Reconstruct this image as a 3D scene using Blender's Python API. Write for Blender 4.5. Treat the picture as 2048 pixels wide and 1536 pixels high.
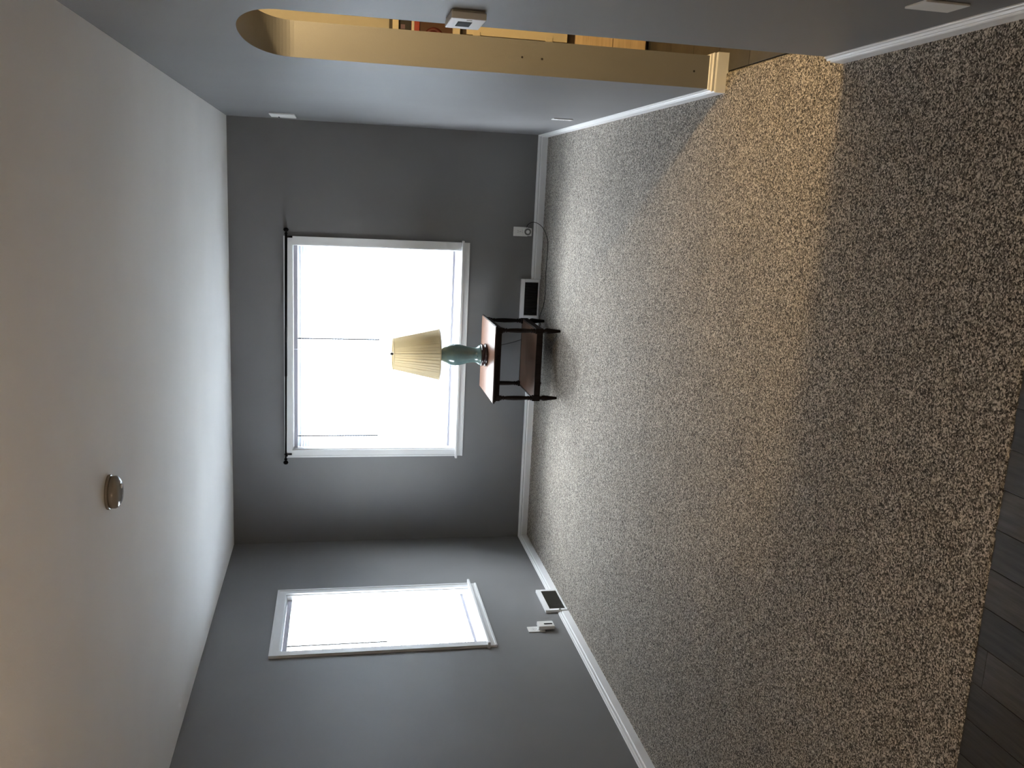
import bpy, bmesh, math, random
import numpy as np
from mathutils import Vector, Matrix

random.seed(7)
for o in list(bpy.data.objects):
    bpy.data.objects.remove(o, do_unlink=True)
SC = bpy.context.scene
COL = SC.collection

# ------------------------------------------------------------------ room dimensions (metres)
XL, XR, D, H = -2.865, 0.502, 7.070, 2.440      # left wall, right wall, back wall, ceiling
YB = -2.60                                       # wall behind the camera
XH = XR + 0.136                                  # hall face of the right wall
YN, YF = 2.797, 3.752                            # archway jambs
YC = 1.822                                       # carpet edge

# ------------------------------------------------------------------ camera (phone held sideways)
cam = bpy.data.cameras.new('camera')
cam.sensor_fit = 'HORIZONTAL'
cam.sensor_width = 36.0
cam.lens = 1765.9 / 2048 * 36.0
cam.clip_start = 0.02
cam_o = bpy.data.objects.new('camera', cam)
COL.objects.link(cam_o)
r = Vector((0.97757662, 0.21048847, 0.0062091))
u = Vector((-0.04719334, 0.19025486, 0.98059975))
f = Vector((-0.20522363, 0.95890442, -0.19592236))
m = Matrix.Identity(4)
for i in range(3):
    m[i][0], m[i][1], m[i][2] = -u[i], r[i], -f[i]
m.translation = (0, 0, 1.6359)
cam_o.matrix_world = m
SC.camera = cam_o

# ------------------------------------------------------------------ sky, daylight through the windows, exposure
SKY = 12.0
world = bpy.data.worlds.new('overcast_sky')
SC.world = world
world.use_nodes = True
nt = world.node_tree
nt.nodes.clear()
wo = nt.nodes.new('ShaderNodeOutputWorld')
bg = nt.nodes.new('ShaderNodeBackground')
bg.inputs['Color'].default_value = (0.96, 0.965, 1.0, 1)
# overcast sky: three times brighter at the zenith than at the horizon
tcw = nt.nodes.new('ShaderNodeTexCoord')
sep = nt.nodes.new('ShaderNodeSeparateXYZ')
mrw = nt.nodes.new('ShaderNodeMapRange')
mrw.inputs[3].default_value = SKY * 0.46
mrw.inputs[4].default_value = SKY * 1.38
nt.links.new(tcw.outputs['Generated'], sep.inputs[0])
nt.links.new(sep.outputs['Z'], mrw.inputs[0])
nt.links.new(mrw.outputs[0], bg.inputs['Strength'])
nt.links.new(bg.outputs[0], wo.inputs[0])

def portal(name, loc, rot, sx, sy):
    l = bpy.data.lights.new(name, 'AREA')
    l.shape = 'RECTANGLE'
    l.size, l.size_y = sx, sy
    l.cycles.is_portal = True
    o = bpy.data.objects.new(name, l)
    o.location, o.rotation_euler = loc, rot
    COL.objects.link(o)
portal('window_portal', (-1.243, D + 0.19, 1.32), (math.radians(-90), 0, 0), 1.66, 1.34)
portal('window_portal', (XL - 0.19, 5.66, 1.32), (0, math.radians(-90), 0), 1.34, 0.84)

vs = SC.view_settings
vs.view_transform = 'Standard'
vs.look = 'None'
vs.gamma = 1.0
vs.use_curve_mapping = False
vs.exposure = 2.08
SC.cycles.max_bounces = 6
SC.cycles.diffuse_bounces = 5
SC.cycles.glossy_bounces = 2
SC.cycles.transmission_bounces = 3
SC.cycles.transparent_max_bounces = 6
SC.cycles.caustics_reflective = False
SC.cycles.caustics_refractive = False
SC.cycles.adaptive_threshold = 0.05

# ------------------------------------------------------------------ materials
def mat(name, col, rough=0.6, spec=0.5, metal=0.0):
    ma = bpy.data.materials.new(name)
    ma.use_nodes = True
    b = ma.node_tree.nodes['Principled BSDF']
    b.inputs['Base Color'].default_value = (*col, 1)
    b.inputs['Roughness'].default_value = rough
    b.inputs['Specular IOR Level'].default_value = spec
    b.inputs['Metallic'].default_value = metal
    return ma

def N(ma, t, **kw):
    n = ma.node_tree.nodes.new(t)
    for k, v in kw.items():
        setattr(n, k, v)
    return n

def L(ma, a, b):
    ma.node_tree.links.new(a, b)

def bsdf(ma):
    return ma.node_tree.nodes['Principled BSDF']

def coords(ma, scale=(1, 1, 1)):
    tc = N(ma, 'ShaderNodeTexCoord')
    mp = N(ma, 'ShaderNodeMapping')
    mp.inputs['Scale'].default_value = scale
    L(ma, tc.outputs['Object'], mp.inputs['Vector'])
    return mp.outputs['Vector']

def noise(ma, vec, scale, detail=3, rough=0.5):
    n = N(ma, 'ShaderNodeTexNoise')
    n.inputs['Scale'].default_value = scale
    n.inputs['Detail'].default_value = detail
    n.inputs['Roughness'].default_value = rough
    L(ma, vec, n.inputs['Vector'])
    return n.outputs['Fac']

def ramp(ma, fac, stops):
    n = N(ma, 'ShaderNodeValToRGB')
    e = n.color_ramp.elements
    while len(e) < len(stops):
        e.new(0.5)
    for k, (p, c) in enumerate(stops):
        e[k].position = p
        e[k].color = (*c, 1)
    L(ma, fac, n.inputs['Fac'])
    return n.outputs['Color']

def bump(ma, fac, strength, dist=0.002):
    n = N(ma, 'ShaderNodeBump')
    n.inputs['Strength'].default_value = strength
    n.inputs['Distance'].default_value = dist
    L(ma, fac, n.inputs['Height'])
    L(ma, n.outputs['Normal'], bsdf(ma).inputs['Normal'])

def paint(name, col, rough=0.5, spec=0.4, var=0.06, bs=0.25, bscale=260):
    """rolled wall paint: faint blotches and orange-peel"""
    ma = mat(name, col, rough, spec)
    v = coords(ma)
    a = tuple(c * (1 - var) for c in col)
    b = tuple(min(1, c * (1 + var)) for c in col)
    L(ma, ramp(ma, noise(ma, v, 1.6, 4), [(0.3, a), (0.7, b)]), bsdf(ma).inputs['Base Color'])
    bump(ma, noise(ma, v, bscale, 2), bs, 0.001)
    return ma

M = {}
M['wall'] = paint('grey_wall_paint', (0.166, 0.167, 0.172), 0.52, 0.62)
M['ceiling'] = paint('ceiling_paint', (0.82, 0.815, 0.80), 0.85, 0.2, 0.03, 0.4, 120)
M['hall_wall'] = paint('hall_cream_paint', (0.62, 0.58, 0.48), 0.55, 0.4)
M['trim'] = paint('white_trim_paint', (0.74, 0.75, 0.76), 0.32, 0.5, 0.02, 0.1, 90)
M['vinyl'] = mat('white_vinyl', (0.80, 0.82, 0.84), 0.35)
M['plastic'] = mat('white_plastic', (0.72, 0.72, 0.71), 0.4)
M['plastic_old'] = mat('off_white_plastic', (0.60, 0.58, 0.53), 0.28)
M['black'] = mat('black_metal', (0.003, 0.003, 0.0035), 0.5, 0.12)
M['dark_plastic'] = mat('dark_plastic', (0.012, 0.012, 0.014), 0.25)
M['screen'] = mat('lcd_screen', (0.008, 0.010, 0.010), 0.6, 0.08)
M['grey_plastic'] = mat('grey_plastic', (0.16, 0.16, 0.155), 0.5)
M['duct'] = mat('dark_duct_metal', (0.010, 0.010, 0.011), 0.6)
M['louvre_dark'] = mat('dark_louvre_metal', (0.030, 0.030, 0.030), 0.5)
M['louvre'] = mat('olive_louvre_metal', (0.085, 0.085, 0.075), 0.5)
M['cord'] = mat('dark_cord_rubber', (0.012, 0.010, 0.009), 0.5)
M['brass'] = mat('aged_brass', (0.10, 0.075, 0.04), 0.35, metal=1.0)
M['wand'] = mat('clear_grey_wand', (0.05, 0.05, 0.055), 0.4)
M['earth'] = mat('outdoor_ground', (0.55, 0.56, 0.54), 0.9)

# blinds: thin vinyl that lets some light through
ma = bpy.data.materials.new('white_blind_vinyl')
ma.use_nodes = True
b = bsdf(ma)
b.inputs['Base Color'].default_value = (0.85, 0.87, 0.90, 1)
b.inputs['Roughness'].default_value = 0.4
tr = N(ma, 'ShaderNodeBsdfTranslucent')
tr.inputs['Color'].default_value = (0.86, 0.90, 0.95, 1)
mx = N(ma, 'ShaderNodeMixShader')
mx.inputs[0].default_value = 0.35
L(ma, b.outputs[0], mx.inputs[1])
L(ma, tr.outputs[0], mx.inputs[2])
L(ma, mx.outputs[0], ma.node_tree.nodes['Material Output'].inputs[0])
M['slat'] = ma

# window glass
ma = bpy.data.materials.new('window_glass')
ma.use_nodes = True
ma.node_tree.nodes.remove(bsdf(ma))
t_ = N(ma, 'ShaderNodeBsdfTransparent')
t_.inputs['Color'].default_value = (0.93, 0.96, 0.97, 1)
g_ = N(ma, 'ShaderNodeBsdfGlossy')
g_.inputs['Roughness'].default_value = 0.02
mx = N(ma, 'ShaderNodeMixShader')
mx.inputs[0].default_value = 0.06
L(ma, t_.outputs[0], mx.inputs[1])
L(ma, g_.outputs[0], mx.inputs[2])
L(ma, mx.outputs[0], ma.node_tree.nodes['Material Output'].inputs[0])
M['glass'] = ma

# carpet: heathered yarn, light and dark flecks
ma = mat('speckled_cut_pile', (0.2, 0.18, 0.15), 0.9, 0.4)
v = coords(ma)
big = noise(ma, coords(ma, (1.0, 2.2, 1)), 2.3, 4, 0.6)
vo = N(ma, 'ShaderNodeTexVoronoi')
vo.inputs['Scale'].default_value = 250
L(ma, v, vo.inputs['Vector'])
sc_ = N(ma, 'ShaderNodeSeparateColor')
L(ma, vo.outputs['Color'], sc_.inputs[0])
clump = noise(ma, v, 85, 2, 0.6)
mixf = N(ma, 'ShaderNodeMath', operation='MULTIPLY_ADD')
L(ma, clump, mixf.inputs[0])
mixf.inputs[1].default_value = 0.5
L(ma, sc_.outputs[0], mixf.inputs[2])
dv = N(ma, 'ShaderNodeMath', operation='DIVIDE')
L(ma, mixf.outputs[0], dv.inputs[0])
dv.inputs[1].default_value = 1.5
c1 = ramp(ma, dv.outputs[0], [(0.18, (0.016, 0.013, 0.010)), (0.40, (0.100, 0.086, 0.070)), (0.60, (0.30, 0.265, 0.22)), (0.80, (0.66, 0.60, 0.52))])
c2 = ramp(ma, big, [(0.30, (0.82, 0.82, 0.82)), (0.72, (1.0, 1.0, 1.0))])
mu = N(ma, 'ShaderNodeMix', data_type='RGBA', blend_type='MULTIPLY')
mu.inputs[0].default_value = 1.0
L(ma, c1, mu.inputs[6])
L(ma, c2, mu.inputs[7])
L(ma, mu.outputs[2], bsdf(ma).inputs['Base Color'])
bsdf(ma).inputs['Sheen Weight'].default_value = 1.0
bsdf(ma).inputs['Sheen Roughness'].default_value = 0.25
M['carpet'] = ma

def wood(name, dark, light, scale, rough, axis=(1, 14, 14), spec=0.5, rand=0.0):
    ma = mat(name, dark, rough, spec)
    v = coords(ma, axis)
    n1 = noise(ma, v, scale, 6, 0.65)
    col = ramp(ma, n1, [(0.32, dark), (0.66, light)])
    if rand:
        oi = N(ma, 'ShaderNodeObjectInfo')
        mr = N(ma, 'ShaderNodeMapRange')
        mr.inputs[3].default_value = 1 - rand
        mr.inputs[4].default_value = 1 + rand
        L(ma, oi.outputs['Random'], mr.inputs[0])
        mu = N(ma, 'ShaderNodeMix', data_type='RGBA', blend_type='MULTIPLY')
        mu.inputs[0].default_value = 1
        cb = N(ma, 'ShaderNodeCombineColor')
        for k in range(3):
            L(ma, mr.outputs[0], cb.inputs[k])
        L(ma, col, mu.inputs[6])
        L(ma, cb.outputs[0], mu.inputs[7])
        col = mu.outputs[2]
    L(ma, col, bsdf(ma).inputs['Base Color'])
    bump(ma, n1, 0.12, 0.001)
    return ma

M['plank'] = wood('grey_brown_laminate', (0.026, 0.0225, 0.019), (0.062, 0.054, 0.046), 5.0, 0.45, (14, 1, 14), 0.3, 0.28)
M['grout'] = mat('dark_joint', (0.012, 0.011, 0.010), 0.8)
M['tile'] = wood('grey_brown_tile', (0.045, 0.041, 0.037), (0.085, 0.077, 0.068), 5.0, 0.5, (1, 1, 1), 0.4, 0.16)
M['mahogany'] = wood('dark_stained_wood', (0.0045, 0.0028, 0.0022), (0.010, 0.0060, 0.0045), 7.0, 0.5, (14, 14, 1), 0.08)
M['walnut_top'] = wood('polished_brown_wood', (0.075, 0.036, 0.022), (0.15, 0.078, 0.050), 5.0, 0.30, (1, 12, 12), 0.17)
M['walnut_shelf'] = wood('brown_shelf_wood', (0.035, 0.017, 0.009), (0.070, 0.035, 0.019), 5.0, 0.35, (1, 12, 12), 0.10)
M['lamp_foot'] = wood('black_brown_lamp_foot', (0.008, 0.004, 0.005), (0.020, 0.010, 0.011), 9.0, 0.18, (1, 1, 8))
M['oak'] = wood('light_oak', (0.62, 0.46, 0.28), (0.80, 0.62, 0.41), 4.0, 0.45, (1, 8, 14), 0.4, 0.06)
M['cream'] = paint('cream_cabinet_paint', (0.66, 0.58, 0.43), 0.4, 0.4, 0.03)
M['hutch_dark'] = wood('dark_brown_cabinet', (0.020, 0.011, 0.007), (0.040, 0.022, 0.013), 5.0, 0.5)
M['box_black'] = mat('black_card', (0.010, 0.008, 0.010), 0.5)
M['box_red'] = mat('red_card', (0.30, 0.035, 0.025), 0.5)
M['box_white'] = mat('white_card', (0.55, 0.50, 0.42), 0.5)
M['box_brown'] = mat('brown_card', (0.060, 0.022, 0.010), 0.55)
M['emblem'] = mat('dark_red_print', (0.075, 0.008, 0.008), 0.5)
M['print_mauve'] = mat('mauve_print', (0.16, 0.10, 0.14), 0.5)

# celadon glaze
ma = mat('celadon_glaze', (0.16, 0.25, 0.245), 0.12, 0.6)
L(ma, ramp(ma, noise(ma, coords(ma), 14, 4), [(0.3, (0.085, 0.140, 0.142)), (0.7, (0.130, 0.195, 0.188))]), bsdf(ma).inputs['Base Color'])
M['celadon'] = ma

# pleated shade fabric, lets daylight through
ma = bpy.data.materials.new('cream_pleated_fabric')
ma.use_nodes = True
b = bsdf(ma)
b.inputs['Base Color'].default_value = (0.72, 0.64, 0.47, 1)
b.inputs['Roughness'].default_value = 0.85
tr = N(ma, 'ShaderNodeBsdfTranslucent')
tr.inputs['Color'].default_value = (0.80, 0.72, 0.55, 1)
mx = N(ma, 'ShaderNodeMixShader')
mx.inputs[0].default_value = 0.57
L(ma, b.outputs[0], mx.inputs[1])
L(ma, tr.outputs[0], mx.inputs[2])
L(ma, mx.outputs[0], ma.node_tree.nodes['Material Output'].inputs[0])
M['shade'] = ma
M['seam'] = mat('brown_seam_thread', (0.20, 0.14, 0.07), 0.8)
M['rail'] = mat('grey_white_rail', (0.46, 0.46, 0.53), 0.45)

# ------------------------------------------------------------------ geometry helpers
IDM = lambda x, y, z: (x, y, z)

class MB:
    """collects shapes, builds ONE mesh object"""
    def __init__(self, mp=IDM):
        self.v, self.f, self.mp = [], [], mp
        self.smooth = set()

    def add(self, vs, fs, smooth=False):
        o = len(self.v)
        self.v += [self.mp(*p) for p in vs]
        for q in fs:
            if smooth:
                self.smooth.add(len(self.f))
            self.f.append(tuple(i + o for i in q))
        return self

    def box(self, x0, x1, y0, y1, z0, z1):
        vs = [(x, y, z) for z in (z0, z1) for y in (y0, y1) for x in (x0, x1)]
        return self.add(vs, [(0, 2, 3, 1), (4, 5, 7, 6), (0, 1, 5, 4), (2, 6, 7, 3), (0, 4, 6, 2), (1, 3, 7, 5)])

    def bbox(self, x0, x1, y0, y1, z0, z1, c=0.002):
        """box with chamfered edges"""
        bm = bmesh.new()
        bmesh.ops.create_cube(bm, size=1)
        for v_ in bm.verts:
            v_.co = Vector(((x0 + x1) / 2 + v_.co.x * (x1 - x0), (y0 + y1) / 2 + v_.co.y * (y1 - y0), (z0 + z1) / 2 + v_.co.z * (z1 - z0)))
        bmesh.ops.bevel(bm, geom=list(bm.edges), offset=c, segments=2, affect='EDGES', profile=0.6)
        bm.verts.index_update()
        self.add([tuple(v_.co) for v_ in bm.verts], [tuple(v_.index for v_ in fc.verts) for fc in bm.faces])
        bm.free()
        return self

    def prism(self, poly, a0, a1, fn):
        """extrude a 2D polygon between a0 and a1; fn(p, q, a) -> xyz"""
        n = len(poly)
        vs = [fn(p, q, a0) for p, q in poly] + [fn(p, q, a1) for p, q in poly]
        fs = [tuple(range(n)), tuple(range(2 * n - 1, n - 1, -1))] + [(i, (i + 1) % n, n + (i + 1) % n, n + i) for i in range(n)]
        return self.add(vs, fs)

    def lathe(self, prof, n=32, c=(0, 0, 0), axis='z', cap=True, smooth=True):
        vs, fs = [], []
        for rr, h in prof:
            for k in range(n):
                a = 2 * math.pi * k / n
                p, q = rr * math.cos(a), rr * math.sin(a)
                w = {'z': (p, q, h), 'x': (h, p, q), 'y': (p, h, q)}[axis]
                vs.append((c[0] + w[0], c[1] + w[1], c[2] + w[2]))
        for j in range(len(prof) - 1):
            for k in range(n):
                fs.append((j * n + k, j * n + (k + 1) % n, (j + 1) * n + (k + 1) % n, (j + 1) * n + k))
        self.add(vs, fs, smooth)
        if cap:
            o = len(prof) - 1
            self.add(vs[:n], [tuple(range(n))])
            self.add(vs[o * n:], [tuple(range(n))])
        return self

    def tube(self, pts, rad, n=8):
        P = [Vector(p) for p in pts]
        vs, fs = [], []
        prev = None
        for i, p in enumerate(P):
            t = (P[min(i + 1, len(P) - 1)] - P[max(i - 1, 0)]).normalized()
            if prev is None:
                a = Vector((0, 0, 1)) if abs(t.z) < 0.9 else Vector((1, 0, 0))
                s = t.cross(a).normalized()
            else:
                s = (prev - t * prev.dot(t)).normalized()
            prev = s
            w = t.cross(s)
            for k in range(n):
                an = 2 * math.pi * k / n
                vs.append(tuple(p + (s * math.cos(an) + w * math.sin(an)) * rad))
        for i in range(len(P) - 1):
            for k in range(n):
                fs.append((i * n + k, i * n + (k + 1) % n, (i + 1) * n + (k + 1) % n, (i + 1) * n + k))
        self.add(vs, fs, True)
        self.add(vs[:n], [tuple(range(n))])
        self.add(vs[-n:], [tuple(range(n))])
        return self

    def sweep(self, path, prof):
        """mitred moulding along a floor path; profile (out, z) to the right of the direction of travel"""
        P = [Vector((p[0], p[1])) for p in path]
        n = len(prof)
        vs, fs = [], []
        for i, p in enumerate(P):
            ns = []
            for a, b_ in ((i - 1, i), (i, i + 1)):
                if a >= 0 and b_ < len(P):
                    d = (P[b_] - P[a]).normalized()
                    ns.append(Vector((d.y, -d.x)))
            o = ns[0] if len(ns) == 1 else (ns[0] + ns[1]) / (1 + ns[0].dot(ns[1]))
            for q, z in prof:
                vs.append((p.x + o.x * q, p.y + o.y * q, z))
        for i in range(len(P) - 1):
            for k in range(n):
                fs.append((i * n + k, i * n + (k + 1) % n, (i + 1) * n + (k + 1) % n, (i + 1) * n + k))
        fs.append(tuple(range(n)))
        fs.append(tuple(range((len(P) - 1) * n, len(P) * n)))
        return self.add(vs, fs)

    def mesh(self, name, ma):
        me = bpy.data.meshes.new(name)
        me.from_pydata(self.v, [], self.f)
        if self.smooth:
            me.polygons.foreach_set('use_smooth', [i in self.smooth for i in range(len(self.f))])
        me.validate()
        bm = bmesh.new()
        bm.from_mesh(me)
        bmesh.ops.remove_doubles(bm, verts=bm.verts, dist=1e-6)
        bmesh.ops.recalc_face_normals(bm, faces=bm.faces)
        bm.to_mesh(me)
        bm.free()
        me.materials.append(ma if not isinstance(ma, str) else M[ma])
        return me

    def build(self, name, ma, parent=None):
        o = bpy.data.objects.new(name, self.mesh(name, ma))
        COL.objects.link(o)
        if parent is not None:
            o.parent = parent
            o.matrix_parent_inverse = Matrix.Translation(-parent.location)
        return o

def tag(o, label=None, cat=None, group=None, kind=None):
    for k, v_ in (('label', label), ('category', cat), ('group', group), ('kind', kind)):
        if v_:
            o[k] = v_
    return o

def empty(name, loc=(0, 0, 0), **kw):
    o = bpy.data.objects.new(name, None)
    o.location = loc
    o.empty_display_size = 0.05
    COL.objects.link(o)
    return tag(o, **kw)

def struct(o, label=None):
    return tag(o, label=label, kind='structure')

def linked(name, me, loc, parent):
    """a part that shares mesh data; loc in world space (parents are unrotated)"""
    o = bpy.data.objects.new(name, me)
    COL.objects.link(o)
    o.parent = parent
    o.location = Vector(loc) - parent.location
    return o

def curve_pts(pts, n=8):
    """Catmull-Rom through the points"""
    P = [Vector(p) for p in pts]
    P = [P[0] * 2 - P[1]] + P + [P[-1] * 2 - P[-2]]
    out = []
    for i in range(1, len(P) - 2):
        for k in range(n):
            t = k / n
            a, b_, c, d = P[i - 1], P[i], P[i + 1], P[i + 2]
            out.append(0.5 * (2 * b_ + (c - a) * t + (2 * a - 5 * b_ + 4 * c - d) * t * t + (3 * b_ - a - 3 * c + d) * t ** 3))
    out.append(P[-2])
    return out

back = lambda a, d, z: (a, D - d, z)             # a along the wall, d out into the room
left = lambda a, d, z: (XL + d, a, z)
right = lambda a, d, z: (XR - d, a, z)

# ------------------------------------------------------------------ the shell
T = 0.16
# windows: clear openings inside the casings
W1 = dict(a0=-2.068, a1=-0.420, z0=0.655, z1=1.975)
W2 = dict(a0=5.243, a1=6.070, z0=0.655, z1=1.975)

def wall_with_opening(name, mp, a0, a1, W, label):
    b_ = MB(mp)
    b_.box(a0, W['a0'], -T, 0, -0.05, H + 0.05)
    b_.box(W['a1'], a1, -T, 0, -0.05, H + 0.05)
    b_.box(W['a0'], W['a1'], -T, 0, -0.05, W['z0'] - 0.03)
    b_.box(W['a0'], W['a1'], -T, 0, W['z1'] + 0.012, H + 0.05)
    return struct(b_.build(name, 'wall'), label)

wall_with_opening('wall_back', back, XL - T, XR + 0.137, W1, 'grey painted far wall around the wide window')
wall_with_opening('wall_left', left, YB, D + T, W2, 'grey painted wall with the narrow window')

# right wall with a round-cornered archway cut down to the floor
arch = []
ca, ha, zs, hb = (YN + YF) / 2, (YF - YN) / 2, 1.803, 0.160
for k in range(41):
    a = math.pi * k / 40
    cx_, sx_ = math.cos(a), math.sin(a)
    arch.append((ca - ha * math.copysign(abs(cx_) ** 0.94, cx_), zs + hb * abs(sx_) ** 0.94))
outline = [(YB, -0.05), (YN, -0.05)] + arch + [(YF, -0.05), (D, -0.05), (D, H + 0.05), (YB, H + 0.05)]
wr = struct(MB().prism(outline, XR, XH, lambda p, q, a: (a, p, q)).build('wall_right', 'wall'), 'grey painted wall with the round-cornered archway')
for xh, z in ((0.570, 0.893), (0.569, 0.809), (0.569, 0.142)):
    MB().lathe([(0.0045, 0), (0.0045, 0.0012), (0.002, 0.0014)], 12, (xh, YF - 0.0013, z), 'y').build('nail_hole', 'duct', wr)

struct(MB().box(XL - T, XR, YB - T, D + T, H, H + 0.1).build('ceiling', 'ceiling'), 'matte off-white ceiling of the living room')
struct(MB().box(XL - T, XR + 0.136, YB - T, YB, -0.05, H).build('wall_rear', 'wall'), 'grey painted wall at the near end of the room')

# sub floor with loose planks in front of the carpet
fl = struct(MB().box(XL - T, 0.575, YB - T, D + T, -0.08, -0.016).build('floor', 'grout'), 'sub floor below the carpet and the grey-brown planks')
pw = 0.1052
plank_mesh = {}
xs = -0.548
while xs > XL + pw:
    xs -= pw
col_i = 0
while xs < XR - 0.005:
    x0, x1 = max(xs, XL), min(xs + pw, XR)
    joints = {True: 1.790}.get(abs((xs + pw) + 1.074) < 0.03)
    y1 = YC + 0.02
    first = joints if joints else YC - random.uniform(0.35, 1.1)
    while y1 > YB + 0.01:
        y0 = max(first, YB)
        key = (round(x1 - x0, 3), round(y1 - y0, 3))
        if key not in plank_mesh:
            plank_mesh[key] = MB().bbox(0, x1 - x0 - 0.0012, 0, y1 - y0 - 0.0012, -0.012, 0, 0.0012).mesh('plank', 'plank')
        linked('plank', plank_mesh[key], (x0, y0, -0.004), fl)
        y1 = y0
        first = y0 - 0.92
    xs += pw
    col_i += 1

# carpet: real cut-pile relief
def make_carpet():
    st = 0.0066
    x0, x1, y0, y1 = XL, 0.576, YC, D
    nx, ny = int((x1 - x0) / st), int((y1 - y0) / st)
    rng = np.random.default_rng(3)
    h = rng.random((ny + 1, nx + 1)).astype(np.float32)
    h2 = rng.random((ny + 1, nx + 1)).astype(np.float32)
    k = (h2 + np.roll(h2, 1, 0) + np.roll(h2, 1, 1) + np.roll(np.roll(h2, 1, 0), 1, 1)) / 4
    z = -0.0040 + 0.0042 * (0.5 * h + 0.5 * k) * 1.15
    X, Y = np.meshgrid(np.linspace(x0, x1, nx + 1), np.linspace(y0, y1, ny + 1))
    X = X + (rng.random(X.shape) - 0.5) * st * 0.6
    Y = Y + (rng.random(Y.shape) - 0.5) * st * 0.6
    # rolled edge at the planks and at the hall
    e = np.minimum(np.clip((Y - y0) / 0.014, 0, 1), np.clip((x1 - X) / 0.014, 0, 1))
    z = z - 0.012 * (1 - np.sqrt(np.clip(1 - (1 - e) ** 2, 0, 1)))
    co = np.stack([X, Y, z], -1).reshape(-1, 3)
    i = np.arange(ny)[:, None] * (nx + 1) + np.arange(nx)[None, :]
    q = np.stack([i, i + 1, i + nx + 2, i + nx + 1], -1)
    cx = (X[:-1, :-1] + X[1:, 1:]) / 2
    cy = (Y[:-1, :-1] + Y[1:, 1:]) / 2
    keep = (cx < XR) | ((cy > YN) & (cy < YF))
    q = q[keep]
    me = bpy.data.meshes.new('carpet')
    me.vertices.add(len(co))
    me.vertices.foreach_set('co', co.astype(np.float32).ravel())
    me.loops.add(q.size)
    me.loops.foreach_set('vertex_index', q.ravel().astype(np.int32))
    me.polygons.add(len(q))
    me.polygons.foreach_set('loop_start', np.arange(0, q.size, 4, dtype=np.int32))
    me.polygons.foreach_set('use_smooth', np.ones(len(q), dtype=bool))
    me.update(calc_edges=True)
    me.validate()
    me.materials.append(M['carpet'])
    o = bpy.data.objects.new('carpet', me)
    COL.objects.link(o)
    return tag(o, 'grey-brown speckled cut-pile carpet covering the living room floor', 'carpet', kind='stuff')
make_carpet()

# baseboards
BB = [(0, -0.008), (0.0150, -0.008), (0.0150, 0.043), (0.0130, 0.0465), (0.0090, 0.0485), (0.0090, 0.0540), (0.0118, 0.0565), (0.0118, 0.0605), (0.0065, 0.0650), (0.0050, 0.0735), (0.0030, 0.0755), (0, 0.0755)]
REG1 = (-0.957, -0.634)                          # floor register on the back wall (x)
REG2 = (5.622, 5.960)                            # floor register on the left wall (y)
b_ = MB()
b_.sweep([(XL, YB), (XL, REG2[0])], BB)
b_.sweep([(XL, REG2[1]), (XL, D)], BB)
struct(b_.build('baseboard_left', 'trim'), 'white baseboard below the narrow window')
b_ = MB()
b_.sweep([(XL, D), (REG1[0], D)], BB)
b_.sweep([(REG1[1], D), (XR, D)], BB)
struct(b_.build('baseboard_back', 'trim'), 'white baseboard below the wide window')
b_ = MB()
b_.sweep([(XR, D), (XR, YF), (XH, YF), (XH, 5.2)], BB)
b_.sweep([(XH, 1.2), (XH, YN), (XR, YN), (XR, YB)], BB)
struct(b_.build('baseboard_right', 'trim'), 'white baseboard running into the archway')

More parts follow.
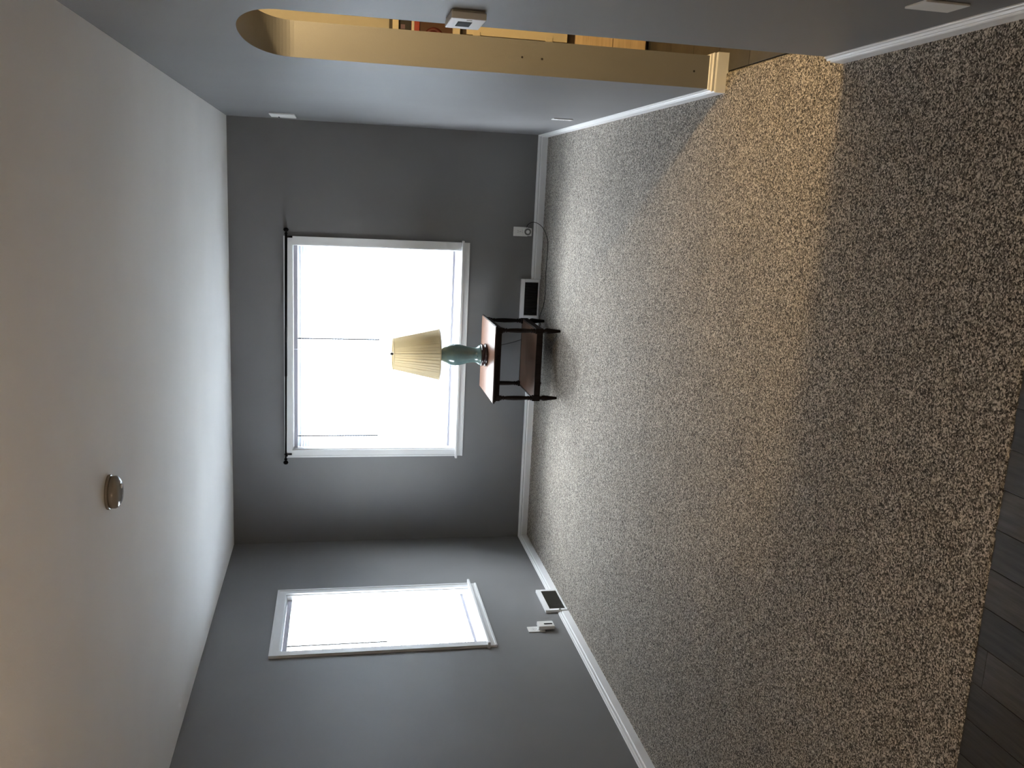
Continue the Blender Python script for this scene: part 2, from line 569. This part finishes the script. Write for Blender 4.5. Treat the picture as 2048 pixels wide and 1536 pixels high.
# ------------------------------------------------------------------ windows
def make_window(name, mp, W, label):
    a0, a1, z0, z1 = W['a0'], W['a1'], W['z0'], W['z1']
    cw = 0.060
    root = struct(empty(name, mp((a0 + a1) / 2, 0, z0)), label)
    def board(poly):
        bd = MB(mp)
        bd.prism(poly, -0.001, 0.015, lambda p, q, a: (p, a, q))
        return bd
    # mitred casing: flat board with a raised outer bead
    top = board([(a0, z1), (a1, z1), (a1 + cw, z1 + cw), (a0 - cw, z1 + cw)])
    top.prism([(a0 - cw, z1 + cw), (a1 + cw, z1 + cw), (a1 + cw - 0.014, z1 + cw - 0.014), (a0 - cw + 0.014, z1 + cw - 0.014)], 0.014, 0.0195, lambda p, q, a: (p, a, q))
    top.build('casing', 'trim', root)
    for s, e in ((-1, a0), (1, a1)):
        sd = board([(e, z0), (e, z1), (e + s * cw, z1 + cw), (e + s * cw, z0)])
        sd.prism([(e + s * cw, z0), (e + s * cw, z1 + cw), (e + s * (cw - 0.014), z1 + cw - 0.014), (e + s * (cw - 0.014), z0)], 0.014, 0.0195, lambda p, q, a: (p, a, q))
        sd.build('casing', 'trim', root)
    MB(mp).bbox(a0 - cw - 0.014, a1 + cw + 0.014, -0.085, 0.044, z0 - 0.018, z0, 0.004).build('sill', 'trim', root)
    ap = MB(mp).bbox(a0 - cw, a1 + cw, -0.001, 0.014, z0 - 0.066, z0 - 0.018, 0.003)
    ap.bbox(a0 - cw, a1 + cw, 0.012, 0.018, z0 - 0.066, z0 - 0.052, 0.002)
    ap.build('apron', 'trim', root)
    # jamb lining
    j = MB(mp)
    j.box(a0 - 0.006, a0 + 0.008, -T, 0.002, z0 - 0.01, z1)
    j.box(a1 - 0.008, a1 + 0.006, -T, 0.002, z0 - 0.01, z1)
    j.box(a0 - 0.006, a1 + 0.006, -T, 0.002, z1 - 0.008, z1 + 0.012)
    j.build('jamb', 'trim', root)
    # vinyl sash and pane
    fw = 0.042
    fr = MB(mp)
    for q in ((a0 + 0.008, a1 - 0.008, z0, z0 + fw), (a0 + 0.008, a1 - 0.008, z1 - 0.008 - fw, z1 - 0.008), (a0 + 0.008, a0 + 0.008 + fw, z0 + fw, z1 - 0.008 - fw), (a1 - 0.008 - fw, a1 - 0.008, z0 + fw, z1 - 0.008 - fw)):
        fr.bbox(q[0], q[1], -0.145, -0.095, q[2], q[3], 0.004)
    fr.box(a0, a1, -0.15, -0.085, z0 - 0.03, z0)
    fr.build('sash', 'vinyl', root)
    MB(mp).box(a0 + 0.04, a1 - 0.04, -0.124, -0.118, z0 + 0.035, z1 - 0.043).build('pane', 'glass', root)
    return root
make_window('window_1', back, W1, 'wide white-framed window in the far wall')
make_window('window_2', left, W2, 'narrow white-framed window in the left wall')

slat_cache = {}
def make_blind(mp, a0, a1, ztop, zbot, wand, label, group, tilt):
    root = empty('window_blind', mp((a0 + a1) / 2, -0.05, zbot), label=label, cat='blind', group=group)
    MB(mp).bbox(a0, a1, -0.068, -0.030, ztop - 0.034, ztop - 0.005, 0.002).build('headrail', 'rail', root)
    key = (mp((1), 0, 0) == back(1, 0, 0), round(a1 - a0, 4))
    if key not in slat_cache:
        hw = (a1 - a0) / 2 - 0.003
        sm = MB(lambda a, d, z: tuple(Vector(mp(a, d, z)) - Vector(mp(0, 0, 0))))
        ps = []
        for k in range(5):
            t_ = (k / 4 - 0.5) * 0.0245
            ps.append((t_, 0.0022 * (1 - (t_ / 0.01225) ** 2) - tilt * t_))
        poly = [(t_, q) for t_, q in ps] + [(t_, q - 0.0004) for t_, q in reversed(ps)]
        sm.prism(poly, -hw, hw, lambda p, q, a: (a, p, q))
        slat_cache[key] = sm.mesh('slat', 'slat')
    n = int((ztop - 0.045 - zbot - 0.02) / 0.0212)
    for k in range(n):
        linked('slat', slat_cache[key], mp((a0 + a1) / 2, -0.049, ztop - 0.047 - k * 0.0212), root)
    zb = ztop - 0.047 - n * 0.0212
    MB(mp).bbox(a0 + 0.002, a1 - 0.002, -0.061, -0.037, zb - 0.014, zb + 0.006, 0.002).build('bottom_rail', 'rail', root)
    for a in (a0 + 0.12, (a0 + a1) / 2, a1 - 0.12):
        lc = MB(mp)
        for d in (-0.062, -0.036):
            lc.box(a - 0.0006, a + 0.0006, d - 0.0005, d + 0.0005, zb, ztop - 0.03)
        lc.build('ladder_cord', 'vinyl', root)
    w = MB(mp)
    w.lathe([(0.0044, ztop - 0.675), (0.0044, ztop - 0.034)], 8, (wand, -0.024, 0))
    w.build('tilt_wand', 'wand', root)
    return root
g = 'mini blinds in the wide window'
make_blind(back, -1.247, -0.432, 1.967, 0.680, -1.160, 'white mini blind covering the half of the wide window nearest the archway', g, 1.0)
make_blind(back, -2.058, -1.252, 1.967, 0.680, -1.958, 'white mini blind covering the half of the wide window nearest the narrow window', g, 1.0)
make_blind(left, 5.255, 6.058, 1.967, 0.680, 5.372, 'white mini blind filling the narrow window', None, 0.10)

# curtain rod on brackets above the wide window
rod = empty('curtain_rod', (-1.23, D - 0.062, 2.016), label='thin black curtain rod with ball finials above the wide window', cat='curtain rod')
zr = lambda x: 2.0135 + (-0.5 - x) * 0.0060
MB().tube([(-1.448, D - 0.062, zr(-1.448)), (-0.345, D - 0.062, zr(-0.345))], 0.0098, 12).build('outer_tube', 'black', rod)
MB().tube([(-2.125, D - 0.062, zr(-2.125)), (-1.43, D - 0.062, zr(-1.43))], 0.0074, 12).build('inner_tube', 'black', rod)
for x, s in ((-0.345, 1), (-2.122, -1)):
    pr = [(0.006, 0), (0.011, 0.004), (0.011, 0.010), (0.006, 0.013), (0.006, 0.018), (0.013, 0.023), (0.0175, 0.031), (0.0175, 0.038), (0.012, 0.046), (0.004, 0.050)]
    MB().lathe([(q * 1.15, s * h) for q, h in pr], 16, (x, D - 0.062, zr(x)), 'x').build('finial', 'black', rod)
for x in (-0.366, -2.100):
    br = MB(back)
    br.bbox(x - 0.007, x + 0.007, 0.0165, 0.021, zr(x) - 0.045, zr(x) + 0.012, 0.001)
    br.bbox(x - 0.005, x + 0.005, 0.02, 0.066, zr(x) - 0.014, zr(x) - 0.005, 0.001)
    br.bbox(x - 0.005, x + 0.005, 0.066, 0.072, zr(x) - 0.014, zr(x) + 0.006, 0.001)
    br.build('bracket', 'black', rod)

# ------------------------------------------------------------------ end table
table = empty('end_table', (-1.2015, 6.57, 0), label='dark wooden end table with lower shelf and turned legs below the wide window', cat='table')
LX, LY = (-0.947, -1.456), (6.305, 6.838)
tp = MB()
tp.bbox(-1.492, -0.911, 6.258, 6.885, 0.482, 0.4945, 0.004)
tp.bbox(-1.482, -0.921, 6.268, 6.875, 0.472, 0.484, 0.003)
tt = tp.build('table_top', 'mahogany', table)
MB().bbox(-1.486, -0.917, 6.264, 6.879, 0.4935, 0.4985, 0.002).build('top_panel', 'walnut_top', tt)
for y, x0, x1 in ((LY[0] - 0.017, *LX), (LY[1] + 0.005, *LX)):
    MB().bbox(x1, x0, y, y + 0.014, 0.444, 0.474, 0.001).build('apron_rail', 'mahogany', table)
for x in (LX[0] + 0.004, LX[1] - 0.018):
    MB().bbox(x, x + 0.014, LY[0], LY[1], 0.444, 0.474, 0.001).build('apron_rail', 'mahogany', table)
def leg(x, y):
    lg = MB()
    lg.bbox(x - 0.021, x + 0.021, y - 0.021, y + 0.021, 0.438, 0.474, 0.002)
    lg.bbox(x - 0.020, x + 0.020, y - 0.020, y + 0.020, 0.134, 0.192, 0.002)
    lg.lathe([(0.012, 0.440), (0.016, 0.436), (0.019, 0.430), (0.019, 0.426), (0.013, 0.421), (0.013, 0.417), (0.0165, 0.412), (0.0165, 0.406), (0.0125, 0.402), (0.0155, 0.38), (0.0175, 0.33), (0.0165, 0.27), (0.0135, 0.226), (0.017, 0.222), (0.017, 0.216), (0.0125, 0.211), (0.018, 0.203), (0.018, 0.197), (0.012, 0.190)], 16, (x, y, 0))
    lg.lathe([(0.012, 0.136), (0.0135, 0.128), (0.0135, 0.122), (0.0195, 0.112), (0.0215, 0.100), (0.019, 0.075), (0.0135, 0.030), (0.0105, 0.003), (0.0100, 0.001)], 16, (x, y, 0))
    return lg
for x in LX:
    for y in LY:
        leg(x, y).build('leg', 'mahogany', table)
sh = MB().bbox(LX[1] - 0.014, LX[0] + 0.014, LY[0] - 0.012, LY[1] + 0.012, 0.163, 0.178, 0.002).build('shelf', 'walnut_shelf', table)
for y in (LY[0] - 0.016, LY[1] + 0.004):
    MB().bbox(LX[1], LX[0], y, y + 0.013, 0.134, 0.180, 0.002).build('shelf_rail', 'mahogany', sh)
for x in (LX[0] + 0.004, LX[1] - 0.017):
    MB().bbox(x, x + 0.013, LY[0], LY[1], 0.134, 0.180, 0.002).build('shelf_rail', 'mahogany', sh)

# ------------------------------------------------------------------ table lamp
lx, ly, lz = -1.187, 6.605, 0.4985
lamp = empty('table_lamp', (lx, ly, lz), label='celadon vase table lamp with pleated cream shade on the end table', cat='lamp')
MB().lathe([(0.083, 0), (0.088, 0.004), (0.088, 0.013), (0.083, 0.019), (0.079, 0.022), (0.079, 0.026), (0.085, 0.031), (0.086, 0.040), (0.082, 0.046), (0.074, 0.049)], 48, (lx, ly, lz)).build('foot', 'lamp_foot', lamp)
vase = MB().lathe([(0.073, 0.047), (0.079, 0.050), (0.078, 0.056), (0.070, 0.066), (0.061, 0.080), (0.0575, 0.098), (0.0585, 0.118), (0.065, 0.150), (0.074, 0.185), (0.082, 0.220), (0.0850, 0.248), (0.0835, 0.270), (0.077, 0.294), (0.064, 0.318), (0.051, 0.338), (0.0425, 0.355), (0.040, 0.368), (0.040, 0.382), (0.036, 0.386)], 48, (lx, ly, lz)).build('vase', 'celadon', lamp)
MB().lathe([(0.0035, 0), (0.0035, 0.004)], 10, (lx, ly - 0.0635, lz + 0.078), 'y').build('drilled_hole', 'duct', vase)
MB().lathe([(0.032, 0.384), (0.032, 0.390), (0.010, 0.394), (0.010, 0.410), (0.018, 0.414), (0.018, 0.470), (0.012, 0.475)], 20, (lx, ly, lz)).build('socket', 'brass', lamp)
# shade: softly irregular pleats
zb_, zt_ = lz + 0.372, lz + 0.713
rb_, rt_ = 0.190, 0.1145
npl, nseg = 46, 46 * 8
offs = [random.uniform(-0.45, 0.45) for _ in range(npl + 1)]
deep = [random.uniform(0.35, 1.5) for _ in range(npl + 1)]
vs_, fs_ = [], []
rows = 10
for layer in (0, 1):
    for j in range(rows + 1):
        t_ = j / rows
        rr = rb_ + (rt_ - rb_) * t_
        z = zb_ + (zt_ - zb_) * t_
        for k in range(nseg):
            a = 2 * math.pi * k / nseg
            ph = k / nseg * npl
            saw = (ph + offs[int(ph)] * t_) % 1.0
            dr = (saw ** 0.6) * 0.0042 * deep[int(ph)] * (1 if 0 < j < rows else 0.35)
            R_ = rr + dr - layer * 0.0022
            vs_.append((lx + R_ * math.cos(a), ly + R_ * math.sin(a), z))
S_ = (rows + 1) * nseg
for layer in (0, 1):
    for j in range(rows):
        for k in range(nseg):
            i0 = layer * S_ + j * nseg
            fs_.append((i0 + k, i0 + (k + 1) % nseg, i0 + nseg + (k + 1) % nseg, i0 + nseg + k))
for j in (0, rows):
    for k in range(nseg):
        fs_.append((j * nseg + k, j * nseg + (k + 1) % nseg, S_ + j * nseg + (k + 1) % nseg, S_ + j * nseg + k))
shade = MB().add(vs_, fs_).build('lamp_shade', 'shade', lamp)
for z, rr in ((zb_, rb_ + 0.002), (zt_, rt_ + 0.002)):
    MB().lathe([(rr - 0.0022, z - 0.004), (rr + 0.0022, z - 0.004), (rr + 0.0022, z + 0.005), (rr - 0.0022, z + 0.005), (rr - 0.0022, z - 0.004)], 64, (lx, ly, 0), cap=False).build('shade_trim', 'shade', shade)
sa = math.atan2(-ly, -lx) + 0.02
MB().tube([(lx + (rr + 0.0065) * math.cos(sa), ly + (rr + 0.0065) * math.sin(sa), z) for z, rr in ((zb_, rb_ - 0.002), (zt_, rt_ - 0.003))], 0.0011, 6).build('seam', 'seam', shade)
hp = MB()
for s in (-1, 1):
    hp.tube(curve_pts([(lx + s * 0.012, ly, lz + 0.41), (lx + s * 0.062, ly, lz + 0.50), (lx + s * 0.055, ly, lz + 0.62), (lx + s * 0.018, ly, lz + 0.698), (lx, ly, lz + 0.704)]), 0.0018, 6)
hp.tube([(lx - 0.113, ly, lz + 0.709), (lx + 0.113, ly, lz + 0.709)], 0.0018, 6)
hp.tube([(lx, ly - 0.113, lz + 0.709), (lx, ly + 0.113, lz + 0.709)], 0.0018, 6)
hp.build('harp', 'brass', lamp)
MB().lathe([(0.004, 0.704), (0.004, 0.712), (0.008, 0.716), (0.0105, 0.723), (0.0085, 0.731), (0.003, 0.736)], 16, (lx, ly, lz)).build('finial', 'cord', lamp)
cord = [(lx, ly + 0.080, lz + 0.006), (-1.190, 6.78, lz + 0.0035), (-1.187, 6.889, lz + 0.001), (-1.180, 6.906, 0.470), (-1.168, 6.93, 0.36), (-1.130, 6.94, 0.20), (-1.075, 6.95, 0.07), (-1.02, 6.97, 0.006), (-0.935, 6.985, 0.0055), (-0.898, 6.953, 0.0055), (-0.824, 6.873, 0.0055), (-0.738, 6.838, 0.0055), (-0.652, 6.845, 0.0055), (-0.560, 6.852, 0.0055), (-0.436, 6.842, 0.0055), (-0.338, 6.836, 0.0055), (-0.286, 6.880, 0.0055), (-0.224, 7.000, 0.010), (-0.190, 7.046, 0.040), (-0.177, 7.052, 0.085), (-0.196, 7.050, 0.125), (-0.222, 7.050, 0.137)]
MB().tube(curve_pts(cord, 6), 0.0026, 7).build('power_cord', 'cord', lamp)

# ------------------------------------------------------------------ outlets, plates, registers
def wall_plate(mp, a0, a1, z0, z1, label, cat='outlet', holes=True, name='wall_outlet', group=None):
    root = empty(name, mp((a0 + a1) / 2, 0, (z0 + z1) / 2), label=label, cat=cat, group=group)
    MB(mp).bbox(a0, a1, 0, 0.006, z0, z1, 0.002).build('cover_plate', 'plastic', root)
    if holes:
        am, zm = (a0 + a1) / 2, (z0 + z1) / 2
        for s in (-1, 1):
            zc = zm + s * 0.0195
            k = MB(mp).bbox(am - 0.0165, am + 0.0165, 0.005, 0.0075, zc - 0.014, zc + 0.014, 0.001).build('receptacle', 'plastic', root)
            sl = MB(mp)
            for da in (-0.0065, 0.0065):
                sl.box(am + da - 0.0011, am + da + 0.0011, 0.007, 0.0078, zc - 0.002, zc + 0.006)
            sl.lathe([(0.0022, 0.007), (0.0022, 0.0078)], 8, (am, 0, zc - 0.008), 'y')
            sl.build('slots', 'duct', k)
        MB(mp).lathe([(0.003, 0.0055), (0.003, 0.0068)], 10, (am, 0, zm), 'y').build('screw', 'grey_plastic', root)
    return root

wall_plate(back, -0.293, -0.219, 0.124, 0.241, 'white outlet plate on the far wall with the timer plugged in')
wall_plate(left, 5.352, 5.424, 0.227, 0.343, 'white outlet plate on the left wall below the narrow window')
wall_plate(right, 5.556, 5.622, 0.193, 0.318, 'white outlet plate low on the archway wall near the far corner')
wall_plate(right, 1.985, 2.068, 0.168, 0.286, 'white cover plate low on the archway wall nearest the camera', 'cover plate', False, 'wall_plate')

# plug-in timer with a dial
tm = empty('plug_timer', back(-0.2545, 0.0078, 0.130), label='white plug-in timer with a dark round dial at the far wall outlet', cat='timer')
MB(back).bbox(-0.287, -0.224, 0.008, 0.040, 0.096, 0.166, 0.006).build('body', 'plastic', tm)
dl = MB(back).lathe([(0.027, 0.0398), (0.027, 0.043), (0.024, 0.045)], 28, (-0.2545, 0, 0.131), 'y').build('dial', 'grey_plastic', tm)
MB(back).lathe([(0.015, 0.0445), (0.015, 0.050), (0.012, 0.052)], 20, (-0.2545, 0, 0.131), 'y').build('dial_knob', 'plastic', dl)

# plug-in device on the left wall
pd = empty('plug_in_device', left(5.405, 0.0078, 0.21), label='white plug-in device with a black slot on the left wall outlet', cat='plug-in device')
MB(left).bbox(5.362, 5.442, 0.008, 0.036, 0.160, 0.272, 0.008).build('body', 'plastic', pd)
MB(left).prism([(5.396 + 0.010 * math.cos(a), (0.181 if math.sin(a) < 0 else 0.222) + 0.010 * math.sin(a)) for a in [math.pi * 2 * k / 20 for k in range(20)]], 0.0355, 0.0368, lambda p, q, a: (p, a, q)).build('slot', 'dark_plastic', pd)

# warm-air registers
def register(mp, a0, a1, z1, n, lm, label):
    root = empty('wall_register', mp((a0 + a1) / 2, 0, 0), label=label, cat='vent')
    z0 = 0.002
    bw = 0.026
    fr = MB(mp)
    for q in ((a0, a1, z1 - 0.034, z1), (a0, a1, z0, z0 + 0.012), (a0, a0 + bw, z0 + 0.012, z1 - 0.034), (a1 - bw, a1, z0 + 0.012, z1 - 0.034)):
        fr.bbox(q[0], q[1], 0, 0.021, q[2], q[3], 0.003)
    fr.build('frame', 'trim', root)
    MB(mp).box(a0 + 0.005, a1 - 0.005, 0.0005, 0.003, z0 + 0.004, z1 - 0.01).build('duct', 'duct', root)
    sp = (a1 - a0 - 2 * bw) / n
    lm_ = MB(lambda a, d, z: tuple(Vector(mp(a, d, z)) - Vector(mp(0, 0, 0)))).prism([(-sp * 0.30, 0.004), (-sp * 0.12, 0.004), (sp * 0.30, 0.016), (sp * 0.12, 0.016)], z0 + 0.010, z1 - 0.032, lambda p, q, a: (p, q, a)).mesh('louvre', lm)
    for k in range(n):
        linked('louvre', lm_, mp(a0 + bw + (k + 0.5) * sp, 0, 0), root)
    lv = MB(mp).bbox((a0 + a1) / 2 - 0.004, (a0 + a1) / 2 + 0.004, 0.019, 0.028, z1 - 0.012, z1 - 0.006, 0.001)
    return root
register(back, REG1[0], REG1[1], 0.160, 26, 'louvre_dark', 'white-framed vent with dark louvres beside the end table on the far wall')
r2 = register(left, REG2[0], REG2[1], 0.163, 26, 'louvre', 'white-framed vent with olive louvres below the narrow window')
MB(left).bbox(REG2[0] + 0.006, REG2[0] + 0.012, 0.019, 0.026, 0.050, 0.066, 0.001).build('damper_lever', 'grey_plastic', r2)

# thermostat on the archway wall
th = empty('thermostat', right(2.645, 0, 1.28), label='white thermostat with a small dark screen beside the archway', cat='thermostat')
MB(right).bbox(2.576, 2.716, 0, 0.006, 1.236, 1.328, 0.001).build('back_plate', 'plastic_old', th)
MB(right).bbox(2.570, 2.722, 0.005, 0.024, 1.232, 1.330, 0.003).build('body', 'plastic', th)
MB(right).bbox(2.612, 2.682, 0.0235, 0.0248, 1.266, 1.306, 0.0004).build('screen', 'screen', th)
MB(right).bbox(2.585, 2.592, 0.0235, 0.0255, 1.270, 1.285, 0.0004).build('button', 'plastic_old', th)

# flat white box high on the archway wall
bx = empty('wall_box', right(6.67, 0, 2.01), label='flat white box high on the archway wall beside the far corner', cat='wall box')
MB(right).bbox(6.535, 6.815, 0, 0.010, 1.925, 2.100, 0.003).build('cover', 'plastic', bx)
MB(right).bbox(6.740, 6.812, 0.0095, 0.013, 2.040, 2.047, 0.0005).build('lever', 'dark_plastic', bx)

# ceiling smoke detector
M['detector'] = mat('glossy_shaded_plastic', (0.20, 0.185, 0.16), 0.16, 0.6)
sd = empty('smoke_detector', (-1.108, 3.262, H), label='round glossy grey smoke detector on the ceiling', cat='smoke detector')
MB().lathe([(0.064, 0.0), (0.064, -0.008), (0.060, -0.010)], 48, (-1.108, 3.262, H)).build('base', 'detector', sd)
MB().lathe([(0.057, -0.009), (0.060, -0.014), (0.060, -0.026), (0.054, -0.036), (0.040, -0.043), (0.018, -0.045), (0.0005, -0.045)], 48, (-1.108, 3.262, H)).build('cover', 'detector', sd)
MB().lathe([(0.009, -0.0445), (0.009, -0.047), (0.006, -0.048)], 16, (-1.085, 3.262, H)).build('test_button', 'plastic', sd)

# ------------------------------------------------------------------ the hall behind the archway
HX, HY0, HY1, HZ = 2.05, 1.10, 5.22, 2.44
hf = struct(MB().box(0.575, HX, HY0, HY1, -0.08, -0.014).build('floor_hall', 'grout'), 'joints below the grey-brown hall tiles')
ts = 0.305
tile_m = MB().bbox(0.002, ts - 0.002, 0.002, ts - 0.002, -0.008, 0, 0.0015).mesh('tile', 'tile')
for i in range(int((HX - 0.578) / ts) + 1):
    for j in range(int((HY1 - HY0) / ts) + 1):
        if 0.578 + (i + 1) * ts < HX + 0.05 and HY0 + (j + 1) * ts < HY1 + 0.05:
            linked('tile', tile_m, (0.578 + i * ts, HY0 + j * ts, -0.006), hf)
struct(MB().box(XH - 0.13, HX, HY0, HY1, HZ, HZ + 0.1).build('ceiling_hall', 'hall_wall'), 'cream ceiling of the hall')
struct(MB().box(XH, HX, HY1, HY1 + 0.1, -0.05, HZ).build('wall_hall_end', 'hall_wall'), 'cream wall at the far end of the hall')
struct(MB().box(HX, HX + 0.1, HY0 - 0.1, HY1 + 0.1, -0.05, HZ).build('wall_hall_right', 'hall_wall'), 'cream wall along the far side of the hall')
struct(MB().box(XH, HX, HY0 - 0.1, HY0, -0.05, HZ).build('wall_hall_near', 'hall_wall'), 'cream wall at the near end of the hall')

hx0, hx1, hy, hd = 0.675, 1.46, 4.785, 0.40
hut = empty('hall_cabinet', ((hx0 + hx1) / 2, hy + hd / 2, 0), label='tall cabinet with open top shelf, cream door and oak drawers in the hall', cat='cabinet')
cb = MB()
cb.box(hx0, hx0 + 0.018, hy, hy + hd, 0, 1.36)
cb.box(hx1 - 0.018, hx1, hy, hy + hd, 0, 1.36)
cb.box(hx0, hx1, hy + hd - 0.01, hy + hd, 0, 1.36)
cb.box(hx0 + 0.018, hx1 - 0.018, hy + 0.025, hy + hd - 0.01, 0.0, 1.03)
cb.box(hx0, hx1, hy + 0.005, hy + hd, 1.345, 1.36)
cb.build('carcass', 'hutch_dark', hut)
MB().bbox(hx0, hx1, hy - 0.004, hy + 0.02, 1.334, 1.364, 0.002).build('top_rail', 'cream', hut)
MB().bbox(hx0, hx1, hy - 0.006, hy + 0.03, 1.020, 1.056, 0.002).build('shelf_rail', 'cream', hut)
dr = MB().bbox(0.816, hx1, hy - 0.004, hy + 0.02, 0.452, 0.985, 0.002).build('door', 'cream', hut)
for z in (0.550, 0.934):
    hg = MB().bbox(0.806, 0.834, hy - 0.010, hy - 0.002, z - 0.018, z + 0.018, 0.002)
    hg.lathe([(0.005, z - 0.020), (0.005, z + 0.020)], 10, (0.810, hy - 0.008, 0))
    hg.build('hinge', 'cream', dr)
for z0, z1 in ((0.018, 0.198), (0.202, 0.404)):
    MB().bbox(hx0 + 0.002, hx1 - 0.002, hy - 0.002, hy + 0.024, z0, z1, 0.002).build('drawer', 'oak', hut)
# game boxes stacked on the cabinet's top shelf
bz = MB().bbox(0.72, 1.38, hy + 0.03, hy + 0.36, 1.0305, 1.223, 0.003).build('storage_box', 'box_brown')
tag(bz, 'brown box with a dark red ring, lowest of the stack on the hall cabinet', 'box')
MB().lathe([(0.052, hy + 0.0285), (0.052, hy + 0.0305), (0.030, hy + 0.0305), (0.030, hy + 0.0285), (0.052, hy + 0.0285)], 32, (0.790, 0, 1.150), 'y', cap=False).build('printed_ring', 'emblem', bz)
b2 = MB().bbox(0.74, 1.30, hy + 0.02, hy + 0.34, 1.2255, 1.268, 0.002).build('game_box', 'box_red')
tag(b2, 'red and white game box, middle of the stack on the hall cabinet', 'box')
MB().bbox(0.742, 1.298, hy + 0.0185, hy + 0.0215, 1.253, 1.2665, 0.0005).build('printed_band', 'box_white', b2)
b3 = MB().bbox(0.73, 1.32, hy + 0.02, hy + 0.35, 1.2685, 1.330, 0.002).build('game_box', 'box_black')
tag(b3, 'black game box, topmost of the stack on the hall cabinet', 'box')
MB().bbox(0.820, 0.842, hy + 0.0185, hy + 0.0205, 1.300, 1.322, 0.0005).build('printed_mark', 'print_mauve', b3)

# hall ceiling lamp: the warm light that spills through the archway
hl = empty('hall_lamp', (1.02, 2.78, HZ), label='small bare-bulb ceiling lamp in the hall', cat='lamp')
MB().lathe([(0.06, 0), (0.06, -0.02), (0.03, -0.04), (0.022, -0.16), (0.02, -0.18)], 24, (1.02, 2.78, HZ)).build('holder', 'plastic', hl)
pl = bpy.data.lights.new('hall_bulb', 'POINT')
pl.energy = 22
pl.color = (1.0, 0.71, 0.35)
pl.shadow_soft_size = 0.035
po = bpy.data.objects.new('hall_bulb', pl)
po.location = (1.02, 2.78, HZ - 0.24)
COL.objects.link(po)

# out of view beside camera: invented pendant, added to brighten the near ceiling
dx, dy, dz = -1.35, 0.35, 1.72
dp = empty('fill_pendant', (dx, dy, H), label='unseen bowl pendant added to brighten the ceiling at the near end of the room', cat='lamp')
MB().lathe([(0.02, 0), (0.10, 0.02), (0.17, 0.06), (0.205, 0.12), (0.20, 0.12), (0.165, 0.065), (0.095, 0.028), (0.0, 0.012)], 40, (dx, dy, dz), cap=False).build('bowl', 'plastic', dp)
MB().tube([(dx, dy, dz + 0.01), (dx, dy, H)], 0.006, 8).build('stem', 'brass', dp)
MB().lathe([(0.06, 0), (0.06, -0.015), (0.02, -0.03)], 24, (dx, dy, H)).build('canopy', 'brass', dp)
bl = bpy.data.lights.new('fill_bulb', 'POINT')  # added fill light for the ceiling, no known source
bl.energy = 17
bl.color = (1.0, 0.72, 0.46)
bl.shadow_soft_size = 0.05
bo = bpy.data.objects.new('fill_bulb', bl)
bo.location = (dx + 0.05, dy, dz + 0.115)
COL.objects.link(bo)

# ------------------------------------------------------------------ outdoors
struct(MB().box(-40, 30, -40, 50, -0.75, -0.70).build('ground', 'earth'), 'ground outside the windows, paled to light the ceiling')  # ground made pale so it bounces daylight onto the ceiling
bpy.context.view_layer.update()
